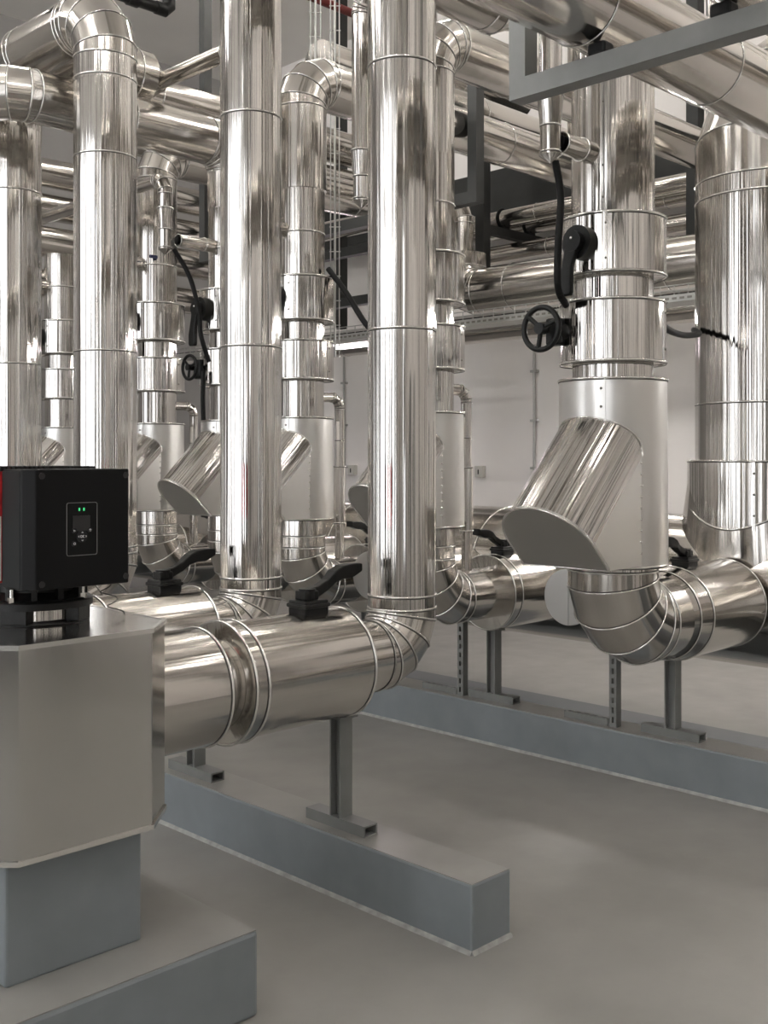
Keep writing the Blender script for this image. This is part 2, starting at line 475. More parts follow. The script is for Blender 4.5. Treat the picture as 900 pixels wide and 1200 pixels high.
    for dx in (-.008, .006): mb.box((cx-.002+dx, y0-.0015, zt-.0225), (cx+.002+dx, y0+.001, zt-.0145))
    mb.build('indicator_light', LED, db)
    mb = Pieces(); bz = zb+.052
    mb.cyl((cx, y0-.003, bz), (cx, y0+.001, bz), .0165, 28)
    for dx, dz in ((-.024, .017), (.024, .017), (-.024, -.019)): mb.cyl((cx+dx, y0-.003, bz+dz), (cx+dx, y0+.001, bz+dz), .0075, 18)
    mb.build('button', DARKGREY, db)
    mb = MB(); yy = (y0-.0042, y0-.0028)
    def bar(xa_, za_, xb_, zb_, tck=.0011):
        p, q = V((xa_, 0, za_)), V((xb_, 0, zb_)); L = (q-p).length; an = math.atan2(q.z-p.z, q.x-p.x)
        M = Matrix.Translation((xa_, 0, za_)) @ Matrix.Rotation(-an, 4, 'Y')
        mb.box((0, yy[0], -tck/2), (L, yy[1], tck/2), M)
    # OK in the middle, arrows round it
    for k in range(8):
        a0, a1 = k*math.pi/4, (k+1)*math.pi/4
        bar(cx-.0035+.0026*math.cos(a0), bz+.0034*math.sin(a0), cx-.0035+.0026*math.cos(a1), bz+.0034*math.sin(a1))
    bar(cx+.0012, bz-.0034, cx+.0012, bz+.0034); bar(cx+.0012, bz, cx+.0052, bz+.0034); bar(cx+.0012, bz, cx+.0052, bz-.0034)
    for dx, dz in ((.0125, 0), (-.0125, 0), (0, .0125), (0, -.0125)):
        ux, uz = (dx/.0125, dz/.0125)
        bar(cx+dx, bz+dz, cx+dx-ux*.003-uz*.0025, bz+dz-uz*.003-ux*.0025); bar(cx+dx, bz+dz, cx+dx-ux*.003+uz*.0025, bz+dz-uz*.003+ux*.0025)
    bar(cx-.027, bz+.019, cx-.021, bz+.016); bar(cx-.027, bz+.019, cx-.025, bz+.014)
    bar(cx+.021, bz+.017, cx+.024, bz+.020); bar(cx+.024, bz+.020, cx+.027, bz+.017); bar(cx+.022, bz+.0145, cx+.026, bz+.0145)
    for k in range(8):
        a0, a1 = k*math.pi/4, (k+1)*math.pi/4
        bar(cx-.024+.003*math.cos(a0), bz-.019+.003*math.sin(a0), cx-.024+.003*math.cos(a1), bz-.019+.003*math.sin(a1))
    mb.build('button_icon', ICON, db)
    # sensor wire curling down beside the flange
    mb = MB()
    w0 = V((1.635-ox, 2.80-oy, 1.245)); pp = []
    for k in range(18):
        f = k/17; pp.append(w0+V((.02*math.sin(f*15)+.055*f, .015*math.cos(f*15), -.105*f)))
    mb.sweep(pp, .0016, 6, 3).build('sensor_wire', RUBBER, t)
    return t
make_pump((1.45, 2.958, 0), 'nearest pump with black drive box on a sheet metal housing')

# ------------------------------------------------------------------ black levers
def lever(parent, x, y, z, sgn, s=1.0):
    """butterfly valve hand lever on top of a jacket: base block, hub and curved handle pointing sgn*X"""
    M = Matrix.Translation((x, y, z)) @ Matrix.Diagonal((sgn*s, s, s, 1))
    mb = MB().box((-.06, -.05, -.03), (.05, .05, .045), M)
    mb.box((-.066, -.056, .018), (.056, .056, .034), M)
    b = mb.build('lever_mount', BLACKM, parent, bevel=.006)
    mb = MB().cyl(M @ V((-.012, 0, .045)), M @ V((-.012, 0, .085)), .032*s, 16)
    mb.box((-.045, -.03, .045), (.02, .03, .078), M)
    mb.build('lever_hub', BLACKM, b, bevel=.005)
    mb = MB(); prof = [(-.03, .050, .082), (.03, .052, .092), (.075, .072, .112), (.11, .098, .142), (.15, .108, .158), (.19, .108, .162), (.215, .118, .162), (.245, .132, .160)]
    n0 = len(mb.v)
    for i, (px_, za, zb_) in enumerate(prof):
        w = .020 if i < 3 else .025
        for yy, zz in ((-w, za), (w, za), (w, zb_), (-w, zb_)): mb.v.append(M @ V((px_, yy, zz)))
    for i in range(len(prof)-1):
        for q in range(4):
            q2 = (q+1) % 4; f = [n0+i*4+q, n0+i*4+q2, n0+i*4+4+q2, n0+i*4+4+q]
            mb.quad(f if sgn > 0 else f[::-1])
    mb.quad([n0+3, n0+2, n0+1, n0]); e = n0+4*(len(prof)-1); mb.quad([e, e+1, e+2, e+3])
    mb.build('lever_handle', BLACKM, b, bevel=.005)

# ------------------------------------------------------------------ pump discharge risers (columns in front)
AZ = .842     # height of every horizontal axis near the floor
def pump_riser(y, xr, R, top, label, lever_on=True, xstart=1.767, seams=1.04, first=.93):
    t = thing('riser_pipe', label, 'pipe', (xr, y, 0), 'pump discharge risers')
    def L(x, z=AZ): return (x-xr, 0, z)
    rf = .195 if R < .15 else .215
    MB().cyl(L(xstart), L(2.085), rf, 56, endbeads=(False, True), t=.006).build('end_jacket', STEEL, t)
    MB().lathe([(.158, 2.08-xr), (.15, 2.10-xr), (.145, 2.14-xr), (.15, 2.18-xr), (.165, 2.2-xr)], (0, 0, AZ), (1, 0, 0), 48).build('flexible_joint_cover', STEEL, t)
    mb = MB().lathe([(.150, 2.17-xr), (.150, 2.172-xr), (rf+.012, 2.172-xr), (rf+.012, 2.225-xr)], (0, 0, AZ), (1, 0, 0), 56)
    mb.seam(L(2.17), L(2.3), rf+.012, [.003, .055], .006, 56)
    mb.box((2.17-xr, -.01, AZ+.15), (2.174-xr, .01, AZ+rf+.02))
    mb.build('flange_collar', STEEL, t)
    mb = MB().cyl(L(2.21), L(2.72), rf+.005, 56, endbeads=(False, True), t=.006)
    mb.build('valve_jacket', STEEL, t)
    if lever_on: lever(t, 2.575-xr, 0, AZ+rf+.005, 1)
    path = [L(2.72), (0, 0, AZ)] + top
    a, mid, b = bend(path[0], path[1], path[2], .172, 4)
    MB().cyl(path[0], a, R, 48, caps=(False, False), endbeads=(False, True)).build('pipe_section', STEEL, t)
    mb = MB().poly([a]+mid+[b], R, 48, caps=(False, False), endbeads=(True, True))
    mb.build('elbow', STEEL, t)
    pipe_run(t, [tuple(b)]+top, R, .20 if R > .15 else .22, 4, seams=seams, firstseam=.05, seg=56)
    return t
r2 = pump_riser(2.958, 3.058, .135, [(0, 0, 6.55)], 'tall riser in front of everything, rising from the pipe at the nearest pump')
r1 = pump_riser(3.889, 3.032, .139, [(0, 0, 6.55)], 'tall straight riser second from the near kerb end, with black lever at its foot')

def over(name, pts, R, label, group='overhead pipes', seams=1.2, Rb=.185, loc=None, fs=.5, cat='pipe', mat=STEEL, seg=40):
    o = V(pts[0]); t = thing(name, label, cat, tuple(o), group)
    pipe_run(t, [tuple(V(p)-o) for p in pts], R, Rb, 4, seams=seams, firstseam=fs, seg=seg, mat=mat)
    return t
def plain_riser(x, y, R, pts, label, seamz):
    t = thing('riser_pipe', label, 'pipe', (x, y, 0), 'pump discharge risers')
    path = [(1.0-x, 0, AZ), (0, 0, AZ)] + pts
    pipe_run(t, path, R, seamz, 4, seams=1.05, firstseam=.034, seg=56)
    return t
t0 = plain_riser(3.06, 5.20, .168, [(0, 0, 4.01), (0, 1.08, 4.01), (0, 1.08, 3.6)], 'left riser with rounded elbow on top, its arch running back to the leftmost riser', .25)
plain_riser(3.06, 6.28, .166, [(0, 0, 3.6)], 'leftmost riser, cut by the picture edge, coming down from the arch', .25)
over('overhead_pipe', [(2.66, 8.75, 3.62), (2.66, 5.63, 3.62), (4.22, 5.63, 3.62), (4.22, 5.63, 3.2)], .146, 'overhead pipe crossing in front of the leftmost riser and behind the left riser', Rb=.19, seams=.95, fs=.6)
MB().seam((0, 0, 3), (0, 0, 4), .168, [.642], seg=56).cyl((0, 0, 3.62), (0, 0, 3.64), .1685, 56, caps=(False, False)).build('joint_band', STEELV, t0)
# branch off the top of that riser, ending in a reducer and the thin vent line
t = t0
MB().cyl((.05, .55, 3.95), (.50, .55, 3.95), .160, 44, endbeads=(False, True)).seam((.1, .55, 3.95), (.5, .55, 3.95), .160, [.16], seg=44).build('branch_pipe', STEEL, t)
MB().lathe([(.160, .50), (.158, .60), (.07, .70), (.055, .73), (.001, .73)], (0, .55, 3.95), (1, 0, 0), 44).build('reducer', STEEL, t)

# ------------------------------------------------------------------ valve risers
HX, HR, HZ = 5.70, .412, .86
def valve_unit(x, y, kind, label, group):
    big = kind == 'big'
    t = thing('valve_riser', label, 'pipe', (x, y, 0), group)
    Rc, Rf, Rb_ = (.186, .238, .241) if big else (.139, .193, .187)
    f1 = (2.42, 2.675); f2 = (2.03, 2.30) if big else (2.07, 2.295)
    zb = 1.955 if big else 1.845
    z0 = 1.118 if big else 1.235
    top = 4.6 if big else 3.2
    seg = 56 if big else 44
    mb = MB().cyl((0, 0, f1[1]-.02), (0, 0, top), Rc, seg)
    if not big: mb.seam((0, 0, 2.675), (0, 0, top), Rc, [.27], seg=seg)
    mb.build('pipe_section', STEELV, t)
    for za, zb_ in (f1, f2):
        mb = MB().cyl((0, 0, za), (0, 0, zb_), Rf, seg, endbeads=(True, True), t=.006)
        # lap seam with rivets on the camera-left side
        a = math.radians(205) if za > 2.2 else math.radians(-75)
        M = Matrix.Rotation(a, 4, 'Z')
        mb.box((Rf-.003, -.012, za+.005), (Rf+.003, .012, zb_-.005), M)
        fcv = mb.build('flange_jacket', STEELV, t)
        rv = Pieces()
        for q in (.2, .8): rv.sphere(M @ V((Rf+.003, .004, za+(zb_-za)*q)), .006, 8)
        rv.build('rivet', RIVET, fcv)
    MB().cyl((0, 0, f2[1]-.01), (0, 0, f1[0]+.01), Rc-.004, seg).build('neck', STEELV, t)
    MB().cyl((0, 0, zb-.01), (0, 0, f2[0]+.01), Rc-.004, seg).build('neck', STEELV, t)
    # strainer body, brushed sheet with a rim at both ends
    mb = MB().lathe([(Rc-.01, zb), (Rb_-.004, zb), (Rb_, zb-.004), (Rb_+.002, 1.6), (Rb_+.006, 1.35), (Rb_+.004, z0+.01), (Rb_, z0), (Rc-.01, z0)], (0, 0, 0), (0, 0, 1), seg)
    mb.seam((0, 0, 0), (0, 0, 3), Rb_+.003, [zb-.004, z0+.006], .006, seg)
    M = Matrix.Rotation(math.radians(205), 4, 'Z')
    mb.box((Rb_-.004, -.003, zb-.24), (Rb_+.005, .003, zb), M)
    body = mb.build('strainer_body', DULL, t)
    rv = Pieces()
    for q in (.05, .13, .2): rv.sphere(M @ V((Rb_+.003, -.016, zb-q)), .006, 8)
    rv.build('rivet', RIVET, body)
    # slanted strainer branch, cut level with the foot of the body
    Rs = .218 if big else .172
    ex = -.475 if big else -.375
    ez = 1.238 if big else 1.342
    d = V((-S2, 0, -S2)); u = V((0, 1, 0)); w = d.cross(u).normalized()
    if w.z < 0: w = -w
    E = V((ex, 0, ez)); zc = z0+.012
    N = 48; far = .62 if big else .5
    def profile(R, back):
        c0 = E - d*back; out = []
        for k in range(N+1):
            an = math.pi*k/N; out.append(c0 + u*(R*math.cos(an)) + w*(R*math.sin(an)))
        L = (c0.z-zc)/S2
        return [out[0] - w*L] + out + [out[-1] - w*L]
    ring1 = profile(Rs, 0); ring0 = []
    for i, p in enumerate(ring1):
        xe_ = -math.sqrt(max(Rb_**2-p.y**2, 0))+.03
        if 0 < i < len(ring1)-1: ring0.append(p + V((1, 0, 1))*(xe_-p.x))
        else: ring0.append(V((xe_, p.y, p.z)))
    mb = MB(); n = len(ring1); acc = [0.]
    for i in range(n-1): acc.append(acc[-1] + (ring1[i+1]-ring1[i]).length)
    mb.v += ring0 + ring1
    for i in range(1, n-2):
        mb.quad([i, n+i, n+i+1, i+1], [(acc[i], 0), (acc[i], far), (acc[i+1], far), (acc[i+1], 0)], True)
    br = mb.build('strainer_branch', STEELV, t)
    for i, yy in ((0, 1), (n-2, -1)):
        ck = MB(); ck.v += [ring0[i], ring1[i], ring1[i+1], ring0[i+1]]
        ck.quad([0, 1, 2, 3], [(p.x, p.z) for p in ck.v]); ck.build('branch_cheek', DULL, br)
    ck = MB(); ck.v += [ring0[0], ring0[n-1], ring1[n-1], ring1[0]]; ck.quad([0, 1, 2, 3], [(p.x, p.y) for p in ck.v]); ck.build('branch_base', DULL, br)
    # end cap with a straight lower edge
    loop = profile(Rs+.004, 0)
    mb = MB(); n = len(loop)
    for p in loop: mb.v.append(p + d*.003)
    for p in loop: mb.v.append(p - d*.010)
    mb.quad(list(range(n))[::-1]); mb.quad([n+i for i in range(n)])
    for i in range(n): mb.quad([i, (i+1) % n, n+(i+1) % n, n+i])
    cap = mb.build('end_cap', CAPM, br)
    mb = MB(); pts = [p + d*.002 for p in loop]
    mb.poly(pts+[pts[0]], .0045, 8, beads=False, caps=(False, False)); mb.build('cap_rim', BEAD, br)
    # bright bead where the branch meets the body, and the rivets of the upright seam
    cur = []
    for k in range(N+1):
        an = math.pi*k/N; uu, ww = (Rs+.002)*math.cos(an), (Rs+.002)*math.sin(an)
        xb = -math.sqrt(max(0, (Rb_+.002)**2-uu*uu)); sd = (xb-ex-ww*w.x)/S2
        cur.append(V((xb, uu, ez+ww*w.z+sd*S2)))
    MB().poly(cur, .004, 8, beads=False).build('branch_seam', BEAD, br)
    rv = Pieces(); xb = -math.sqrt((Rb_+.004)**2-Rs*Rs)
    for q in range(9):
        rv.sphere((xb-.006, -Rs-.002, z0+.07+(cur[-1].z-z0-.1)*q/8), .006, 8)
    rv.build('rivet', BEAD, br)
    # lower pipe: drop, mitred elbow, run to header
    Re = .202 if big else .142
    bendr = .25 if big else .225
    a, mid, b = bend((0, 0, z0), (0, 0, AZ), (1, 0, AZ), bendr, 4)
    if z0 - a.z > .004:
        MB().cyl((0, 0, z0+.02), a, Re, seg, caps=(False, False)).seam((0, 0, z0), a, Re, [] if big else [.1], seg=seg).build('pipe_section', STEELV, t)
    mb = MB().poly([a]+mid+[b], Re, seg, caps=(False, False), endbeads=(True, True), t=.005)
    mb.build('elbow', STEEL, t)
    xe = HX-HR-x+.03
    xf = 4.62-x if big else 4.70-x
    MB().cyl(b, (xf+.02, 0, AZ), Re, seg, caps=(False, False)).build('pipe_section', STEEL, t)
    Rv = .222 if big else .205
    mb = MB().lathe([(Re, xf-.04), (Re+.012, xf), (Rv+.006, xf+.10)] if big else [(Re, xf), (Rv+.006, xf), (Rv+.006, xf+.07)], (0, 0, AZ), (1, 0, 0), seg)
    mb.seam((0, 0, AZ), (2, 0, AZ), Re+.012 if big else Rv+.006, [xf+.002], .005, seg)
    mb.build('flange_collar', STEEL, t)
    mb = MB().lathe([(Rv+.006, xf+(.10 if big else .07)), (Rv+.006, xe-.06), (Re, xe-.06)], (0, 0, AZ), (1, 0, 0), seg)
    mb.seam((0, 0, AZ), (2, 0, AZ), Rv+.006, [xf+(.10 if big else .07), xe-.06], .005, seg)
    mb.build('valve_jacket', STEEL, t)
    MB().cyl((xf+.03, 0, AZ), (xe, 0, AZ), Rv-.03, seg, caps=(False, False)).build('pipe_section', STEEL, t)
    lever(t, 4.84-x, 0, AZ+Rv+.006, -1, .92)
    # rotary handle on the upper jacket
    hx = -Rf; hz = 2.545
    mb = MB().cyl((hx+.01, 0, hz), (hx-.05, 0, hz), .074, 28).cyl((hx-.05, .0, hz), (hx-.085, 0, hz), .046, 20)
    hd = mb.build('handle_hub', BLACKM, t, bevel=.006)
    mb = MB(); prof = [(0., .0, .048), (.015, -.06, .042), (.03, -.11, .038), (.038, -.16, .046), (.038, -.22, .046), (.038, -.235, .034)]
    pts = [V((hx-.07, p[0], hz+p[1])) for p in prof]
    b0 = len(mb.v)
    for (p, q) in zip(pts, prof):
        for dx, dy in ((-.014, -q[2]*.7), (.014, -q[2]*.7), (.014, q[2]*.7), (-.014, q[2]*.7)): mb.v.append(p+V((dx, dy, 0)))
    for i in range(len(pts)-1):
        for q in range(4):
            q2 = (q+1) % 4; mb.quad([b0+i*4+q, b0+i*4+4+q, b0+i*4+4+q2, b0+i*4+q2])
    mb.quad([b0, b0+1, b0+2, b0+3]); e = b0+4*(len(pts)-1); mb.quad([e+3, e+2, e+1, e])
    mb.build('lever_handle', BLACKM, hd, bevel=.006)
    MB().sphere((hx-.087, .0, hz+.012), .007, 10).build('hub_bolt', BEAD, hd)
    # hand wheel with worm gear box on the lower jacket
    s = 1.0 if big else .8
    wc = V((-.305, .175, 2.18)) if big else V((-.245, .10, 2.18))
    gb = MB().box((-.035, -.04, -.062), (.03, .04, .062), Matrix.Translation(wc+V((.09*s, -.02, -.01))))
    gb.cyl(wc+V((.09*s, -.03, -.01)), wc+V((.09*s+.06, -.08, -.01)), .04, 16)
    g = gb.build('gear_box', BLACKM, t, bevel=.012)
    MB().cyl(wc+V((-.01, 0, 0)), wc+V((.09*s, 0, 0)), .014, 14).build('wheel_shaft', BEAD, g)
    mb = MB().torus(wc, (1, 0, 0), .095*s, .013*s, 40, 10)
    mb.cyl(wc+V((-.02, 0, 0)), wc+V((.022, 0, 0)), .026*s, 18)
    for k in range(3):
        an = math.radians(40+120*k); q = wc+V((0, math.cos(an), math.sin(an)))*.092*s
        mb.cyl(wc, q, .011*s, 10)
    wl = mb.build('hand_wheel', BLACKM, t)
    # short threaded stub with a dark bore pointing out of the riser
    sz = 2.955; sr = .05 if big else .042; sx = -.40
    mb = MB().cyl((-Rc+.02, 0, sz), (-Rc-.07, 0, sz), sr, 24, endbeads=(False, True), t=.004).cyl((-Rc-.07, 0, sz), (sx, 0, sz), sr-.004, 24, caps=(False, False), endbeads=(False, True), t=.004)
    mb.build('vent_stub', STEEL, t)
    MB().cyl((sx+.03, 0, sz), (sx-.012, 0, sz), sr*.62, 18).build('stub_plug', BLACK, t)
    if not big:
        pipe_run(t, [(Rc-.02, 0, 1.975), (.31, 0, 1.975), (.31, 0, AZ+Re-.005)], .030, .07, 3, seams=.33, firstseam=.2, seg=20, names=('bypass_pipe', 'bypass_elbow'), t=.003)
        mb = MB().cyl((.31, 0, 1.2), (.31, 0, 1.55), .038, 20, endbeads=(True, True), t=.003); mb.build('bypass_jacket', STEELV, t)
    if big:
        # punched seam strip with rivets up the riser
        M = Matrix.Rotation(math.radians(200), 4, 'Z')
        st = MB().box((Rc-.003, -.012, 2.69), (Rc+.002, .012, 3.6), M).build('lap_seam', STEELV, t)
        rv = Pieces()
        for q in range(7): rv.sphere(M @ V((Rc+.002, .0, 2.75+q*.14)), .005, 8)
        rv.build('rivet', RIVET, st)
    return t
vb = valve_unit(4.20, 2.727, 'big', 'largest valve riser in front of the far kerb, with black hand wheel and slanted strainer', 'valve risers')
v2 = valve_unit(4.22, 3.885, 'small', 'valve riser half hidden behind the tallest front riser, strainer cap peeping out left', 'valve risers')
VS = [(4.92, 'valve riser directly right of the second front riser, with a brushed strainer body'),
      (5.63, 'valve riser behind the second front riser, its slanted strainer pokes out on the left'),
      (6.48, 'valve riser standing between the left bent riser and the second front riser'),
      (7.82, 'farthest valve riser, seen in the gap between the two left risers')]
for y, lab in VS: dup(v2, (4.22, y, 0), lab)

# overhead runs continuing from the small valve risers
over('overhead_pipe', [(4.22, 3.885, 3.2), (4.22, 3.885, 3.83), (7.5, 3.885, 3.83), (7.5, 3.885, 6.55)], .139, 'overhead pipe bending off the valve riser behind the tallest front riser')
over('overhead_pipe', [(4.22, 4.92, 3.2), (4.22, 4.92, 3.88), (7.2, 4.92, 3.88), (7.2, 4.92, 6.55)], .150, 'overhead pipe with rounded mitred bend right of the second front riser')
over('overhead_pipe', [(4.22, 6.48, 3.2), (4.22, 6.48, 3.74), (6.95, 6.48, 3.74), (6.95, 6.48, 6.55)], .140, 'overhead pipe with small arched bend above the thin vent elbow')

# vent drops
def vent(x, y, pts, R, label):
    t = thing('vent_pipe', label, 'pipe', (x, y, 2.85), 'vent pipes')
    z = lambda q: q-2.85
    Rl = R*.88
    mb = MB().lathe([(.001, 0), (Rl*1.12, .035), (Rl, .038), (Rl, .16)], (0, 0, 0), (0, 0, 1), 28)
    mb.seam((0, 0, 0), (0, 0, 1), Rl, [.05, .16], .0035, 28); mb.build('drip_cap', STEELV, t)
    MB().lathe([(Rl, .158), (Rl*1.28, .29), (R, .295)], (0, 0, 0), (0, 0, 1), 28).seam((0, 0, 0), (0, 0, 1), Rl*1.26, [.288], .004, 28).build('funnel_collar', STEELV, t)
    pipe_run(t, [(0, 0, .28)] + pts, R, .09, 3, seams=.9, firstseam=.7, seg=28, t=.0035)
    return t
vent(3.725, 2.727, [(0, 0, 1.6)], .050, 'vent drop with pointed tip hanging in front of the largest valve riser')
vent(3.725, 3.885, [(0, 0, 1.00), (0, -.2, 1.26), (0, -.2, 3.6)], .048, 'vent drop with pointed tip left of the tallest front riser')
vent(3.725, 4.92, [(0, 0, 1.08), (0, .80, 1.08)], .050, 'vent drop hidden behind the second front riser, fed by the thin pipe at upper left')
vent(3.725, 5.63, [(0, 0, .47), (0, 3.2, .47)], .044, 'vent drop with pointed tip and elbow left of the second front riser')
tag(MB().box((-.03, -.004, -.011), (.03, .004, .011)).build('tape_flag', NAVY, None, (4.105, 6.345, 2.985)), 'small navy tape strip stuck on the valve riser behind the vent drop', 'tape')

# ------------------------------------------------------------------ header and its tees
t = thing('header_pipe', 'huge horizontal header pipe low along the back wall, fed by the valve risers', 'pipe', (HX, 0, HZ))
mb = MB().cyl((0, -1.5, 0), (0, 10.5, 0), HR, 72)
mb.seam((0, -1.5, 0), (0, 10.5, 0), HR, [3.3, 4.85, 6.0, 7.4, 8.6, 10], .006, 72)
for o in (mb.build('pipe_section', STEEL, t),): o.location = (0, 0, HZ)
t.location = (HX, 0, 0)
mb = MB().box((-HR+.002, -1.5, HZ-.06-.012), (-HR+.004, 10.5, HZ-.06+.004)); mb.build('lap_seam', BEAD, t)
rv = Pieces()
for q in range(40): rv.sphere((-HR-.003, -1.3+q*.29, HZ-.06-.0), .006, 8)
rv.build('rivet', RIVET, t)

# large riser standing on the header at the right
CY = 2.735
t = thing('riser_pipe', 'thickest riser at the right, standing on the big header', 'pipe', (HX, CY, 0))
def saddle(R, zt, off, seg=72, drop=0., fy=1.):
    top = [(V((R*math.cos(2*math.pi*k/seg), R*math.sin(2*math.pi*k/seg), zt)), None) for k in range(seg)]
    bot = []
    for k in range(seg):
        a = 2*math.pi*k/seg; x = R*math.cos(a)
        bot.append((V((x, fy*R*math.sin(a), HZ+drop+math.sqrt(max(off*off-x*x, 0)))), None))
    return top, bot
a, b = saddle(.393, 1.50, .411, drop=0.0, fy=1.12)
mb = MB(); mb.skin(b, a, 0, .5, .393); mb.build('tee_neck', STEEL, t)
a, b = saddle(.399, 1.585, .52, drop=.03)
mb = MB(); mb.skin(b, a, 0, .5, .399)
d = V((0, 0, 1))
mb.bead([(p, V((p.x, p.y, 0)).normalized()) for p, e in a], d, .006); mb.bead([(p, V((p.x, p.y, 0)).normalized()) for p, e in b], d, .006)
c_ = MB(); mb.cap(a, True)
M = Matrix.Rotation(math.radians(200), 4, 'Z'); mb.box((.396, -.008, 1.22), (.404, .008, 1.58), M)
mb.build('foot_jacket', STEELV, t)
rv = Pieces()
for q in range(3): rv.sphere(M @ V((.404, .0, 1.3+q*.11)), .007, 8)
rv.build('rivet', RIVET, t)
s, mid, e = bend((0, 0, 2), (0, 0, 3.74), (2, 0, 3.74), .62, 3)
MB().cyl((0, 0, 1.5), (0, 0, 3.02), .357, 72, caps=(False, False), endbeads=(False, True), t=.005).seam((0, 0, 1.5), (0, 0, 3.0), .357, [.4], .005, 72).build('pipe_section', STEELV, t)
MB().cyl((0, 0, 3.02), s, .357, 72, caps=(False, False), endbeads=(False, True), t=.005).build('pipe_section', STEELV, t)
MB().poly([s]+mid+[e], .357, 72, caps=(False, False), t=.005).build('elbow', STEEL, t)
MB().cyl(e, (1.1, 0, 3.74), .357, 72).build('pipe_section', STEEL, t)
# pencilled size mark on the short collar
mb = Pieces()
def stroke(pts):
    q = []
    for (ax, az) in pts:
        an = math.radians(212)+ax/.357; q.append(V((.3585*math.cos(an), .3585*math.sin(an), 3.07+az)))
    mb.poly(q, .0011, 5, beads=False)
stroke([(.0, .03), (.012, .0), (.024, .02)]); stroke([(.05, .0), (.05, .04)]); stroke([(.065, .005), (.08, .0), (.085, .03), (.07, .035), (.065, .005)]); stroke([(.10, .02), (.115, .02)])
stroke([(.14, .0), (.135, .045)]); stroke([(.16, .005), (.18, .0), (.18, .04), (.16, .04), (.16, .005)])
mb.build('pencil_mark', RIVET, t)

# capped stubs on the header
def stub(y, label):
    t = thing('capped_stub_pipe', label, 'pipe', (4.45, y, .905), 'capped header stubs')
    mb = MB().cyl((0, 0, 0), (HX-HR-4.45+.02, 0, 0), .137, 40, caps=(False, False)); mb.build('pipe_section', STEEL, t)
    mb = MB().cyl((-.004, 0, 0), (.006, 0, 0), .141, 40); mb.box((-.008, -.006, -.138), (-.003, .006, .138)); mb.build('end_cap', CAPM, t)
stub(3.15, 'capped pipe stub with round plate end beside the largest elbow')
stub(4.57, 'capped pipe stub seen low between the two front risers')

# ------------------------------------------------------------------ supports on the kerbs
def support(x, y, ztop, label, ln=.32):
    t = thing('pipe_support', label, 'support', (x, y, KZ), 'pipe supports on the kerbs')
    mb = MB(); w, h, k = .034, .042, .006; l = ln/2
    mb.box((-w, -l, 0), (w, l, k)); mb.box((-w, -l, h-k), (w, l, h)); mb.box((-w, -l, k), (-w+k, l, h-k)); mb.box((w-k, -l, k), (w, l, h-k))
    mb.build('base_channel', GREYP, t)
    mb = MB(); a = .03
    mb.box((-a, -a, h), (a, -a+.007, ztop-KZ)); mb.box((-a, a-.007, h), (a, a, ztop-KZ)); mb.box((-.004, -a+.007, h), (.004, a-.007, ztop-KZ))
    mb.build('post', GREYP, t)
    MB().box((-.045, -.045, ztop-KZ), (.045, .045, ztop-KZ+.008)).build('saddle_plate', GREYP, t)
support(2.73, 2.958, AZ-.208, 'steel support post on the near kerb under the nearest pump pipe')
support(2.73, 3.889, AZ-.208, 'short visible steel support on the near kerb, behind the nearest pump housing')
support(4.77, 2.75, AZ-.236, 'steel support post on the far kerb under the largest elbow')
support(4.77, 3.885, AZ-.219, 'steel support post on the far kerb, beside the tallest front riser')
support(4.77, 4.92, AZ-.219, 'steel support post on the far kerb glimpsed behind the nearest black lever')

def slotted(x, y, ztop, label):
    t = thing('slotted_post', label, 'support', (x, y, KZ), 'slotted channel posts')
    H = ztop-KZ; a = .022
    mb = MB()
    # slotted face towards -X built of two strips and bridges, plus two flanges
    mb.box((-a, -a, 0), (-a+.004, -.007, H)); mb.box((-a, .007, 0), (-a+.004, a, H))
    n = int(H/.05)
    for k in range(n+1):
        z0 = k*.05; mb.box((-a, -.007, z0), (-a+.004, .007, min(H, z0+.022)))
    mb.box((-a+.004, -a, 0), (a, -a+.004, H)); mb.box((-a+.004, a-.004, 0), (a, a, H))
    mb.build('channel_post', GREYP, t)
    mb = MB().box((-.021, .03, 0), (-.017, .30, .036)).box((.017, .03, 0), (.021, .30, .036)).box((-.017, .03, .032), (-.006, .30, .036)).box((.006, .03, .032), (.017, .30, .036))
    for k in range(6): mb.box((-.006, .03+.052*k, .032), (.006, .05+.052*k, .036))
    mb.build('base_rail', GREYP, t)
slotted(4.735, 3.06, .905-.138, 'perforated channel post under the capped stub on the far kerb')
slotted(4.735, 4.09, AZ-.02, 'perforated channel post on the far kerb, left of its solid neighbour')

# ------------------------------------------------------------------ foreground overhead frame and pipes
def bar_between(mb, a, b, w=.035):
    a, b = V(a), V(b); d, u, v = mb.frame(b-a); M = Matrix((( u.x, v.x, d.x, a.x), (u.y, v.y, d.y, a.y), (u.z, v.z, d.z, a.z), (0, 0, 0, 1)))
    mb.box((-w, -w, 0), (w, w, (b-a).length), M); return mb
t = thing('pipe_hanger_frame', 'grey steel hanger frame across the upper right corner carrying two big pipes', 'frame', (3.1, 1.2, 2.925))
bar_between(MB(), (0, -.75, 0), (0, 1.225, 0), .036).build('cross_beam', GREYP, t)
for y in (1.19, -.72): bar_between(MB(), (0, y, .036), (0, y, ZC-2.925), .036).build('hanger_post', GREYP, t)
for y in (.86, .41):
    MB().box((-.032, y-.035, .036), (.032, y+.035, .082)).build('rubber_pad', BLACK, t, bevel=.01)
over('overhead_pipe', [(-2.6, 2.12, 3.165), (6.6, 2.12, 3.165), (6.6, 2.12, 6.55)], .152, 'large overhead pipe at top right resting on the grey hanger frame', seams=.87, fs=5.68, seg=64)
over('overhead_pipe', [(-2.6, 1.58, 3.142), (6.6, 1.58, 3.142), (6.6, 1.58, 6.55)], .135, 'overhead pipe in the top right corner on the second black pad', seams=1.3, fs=5.62, seg=64)
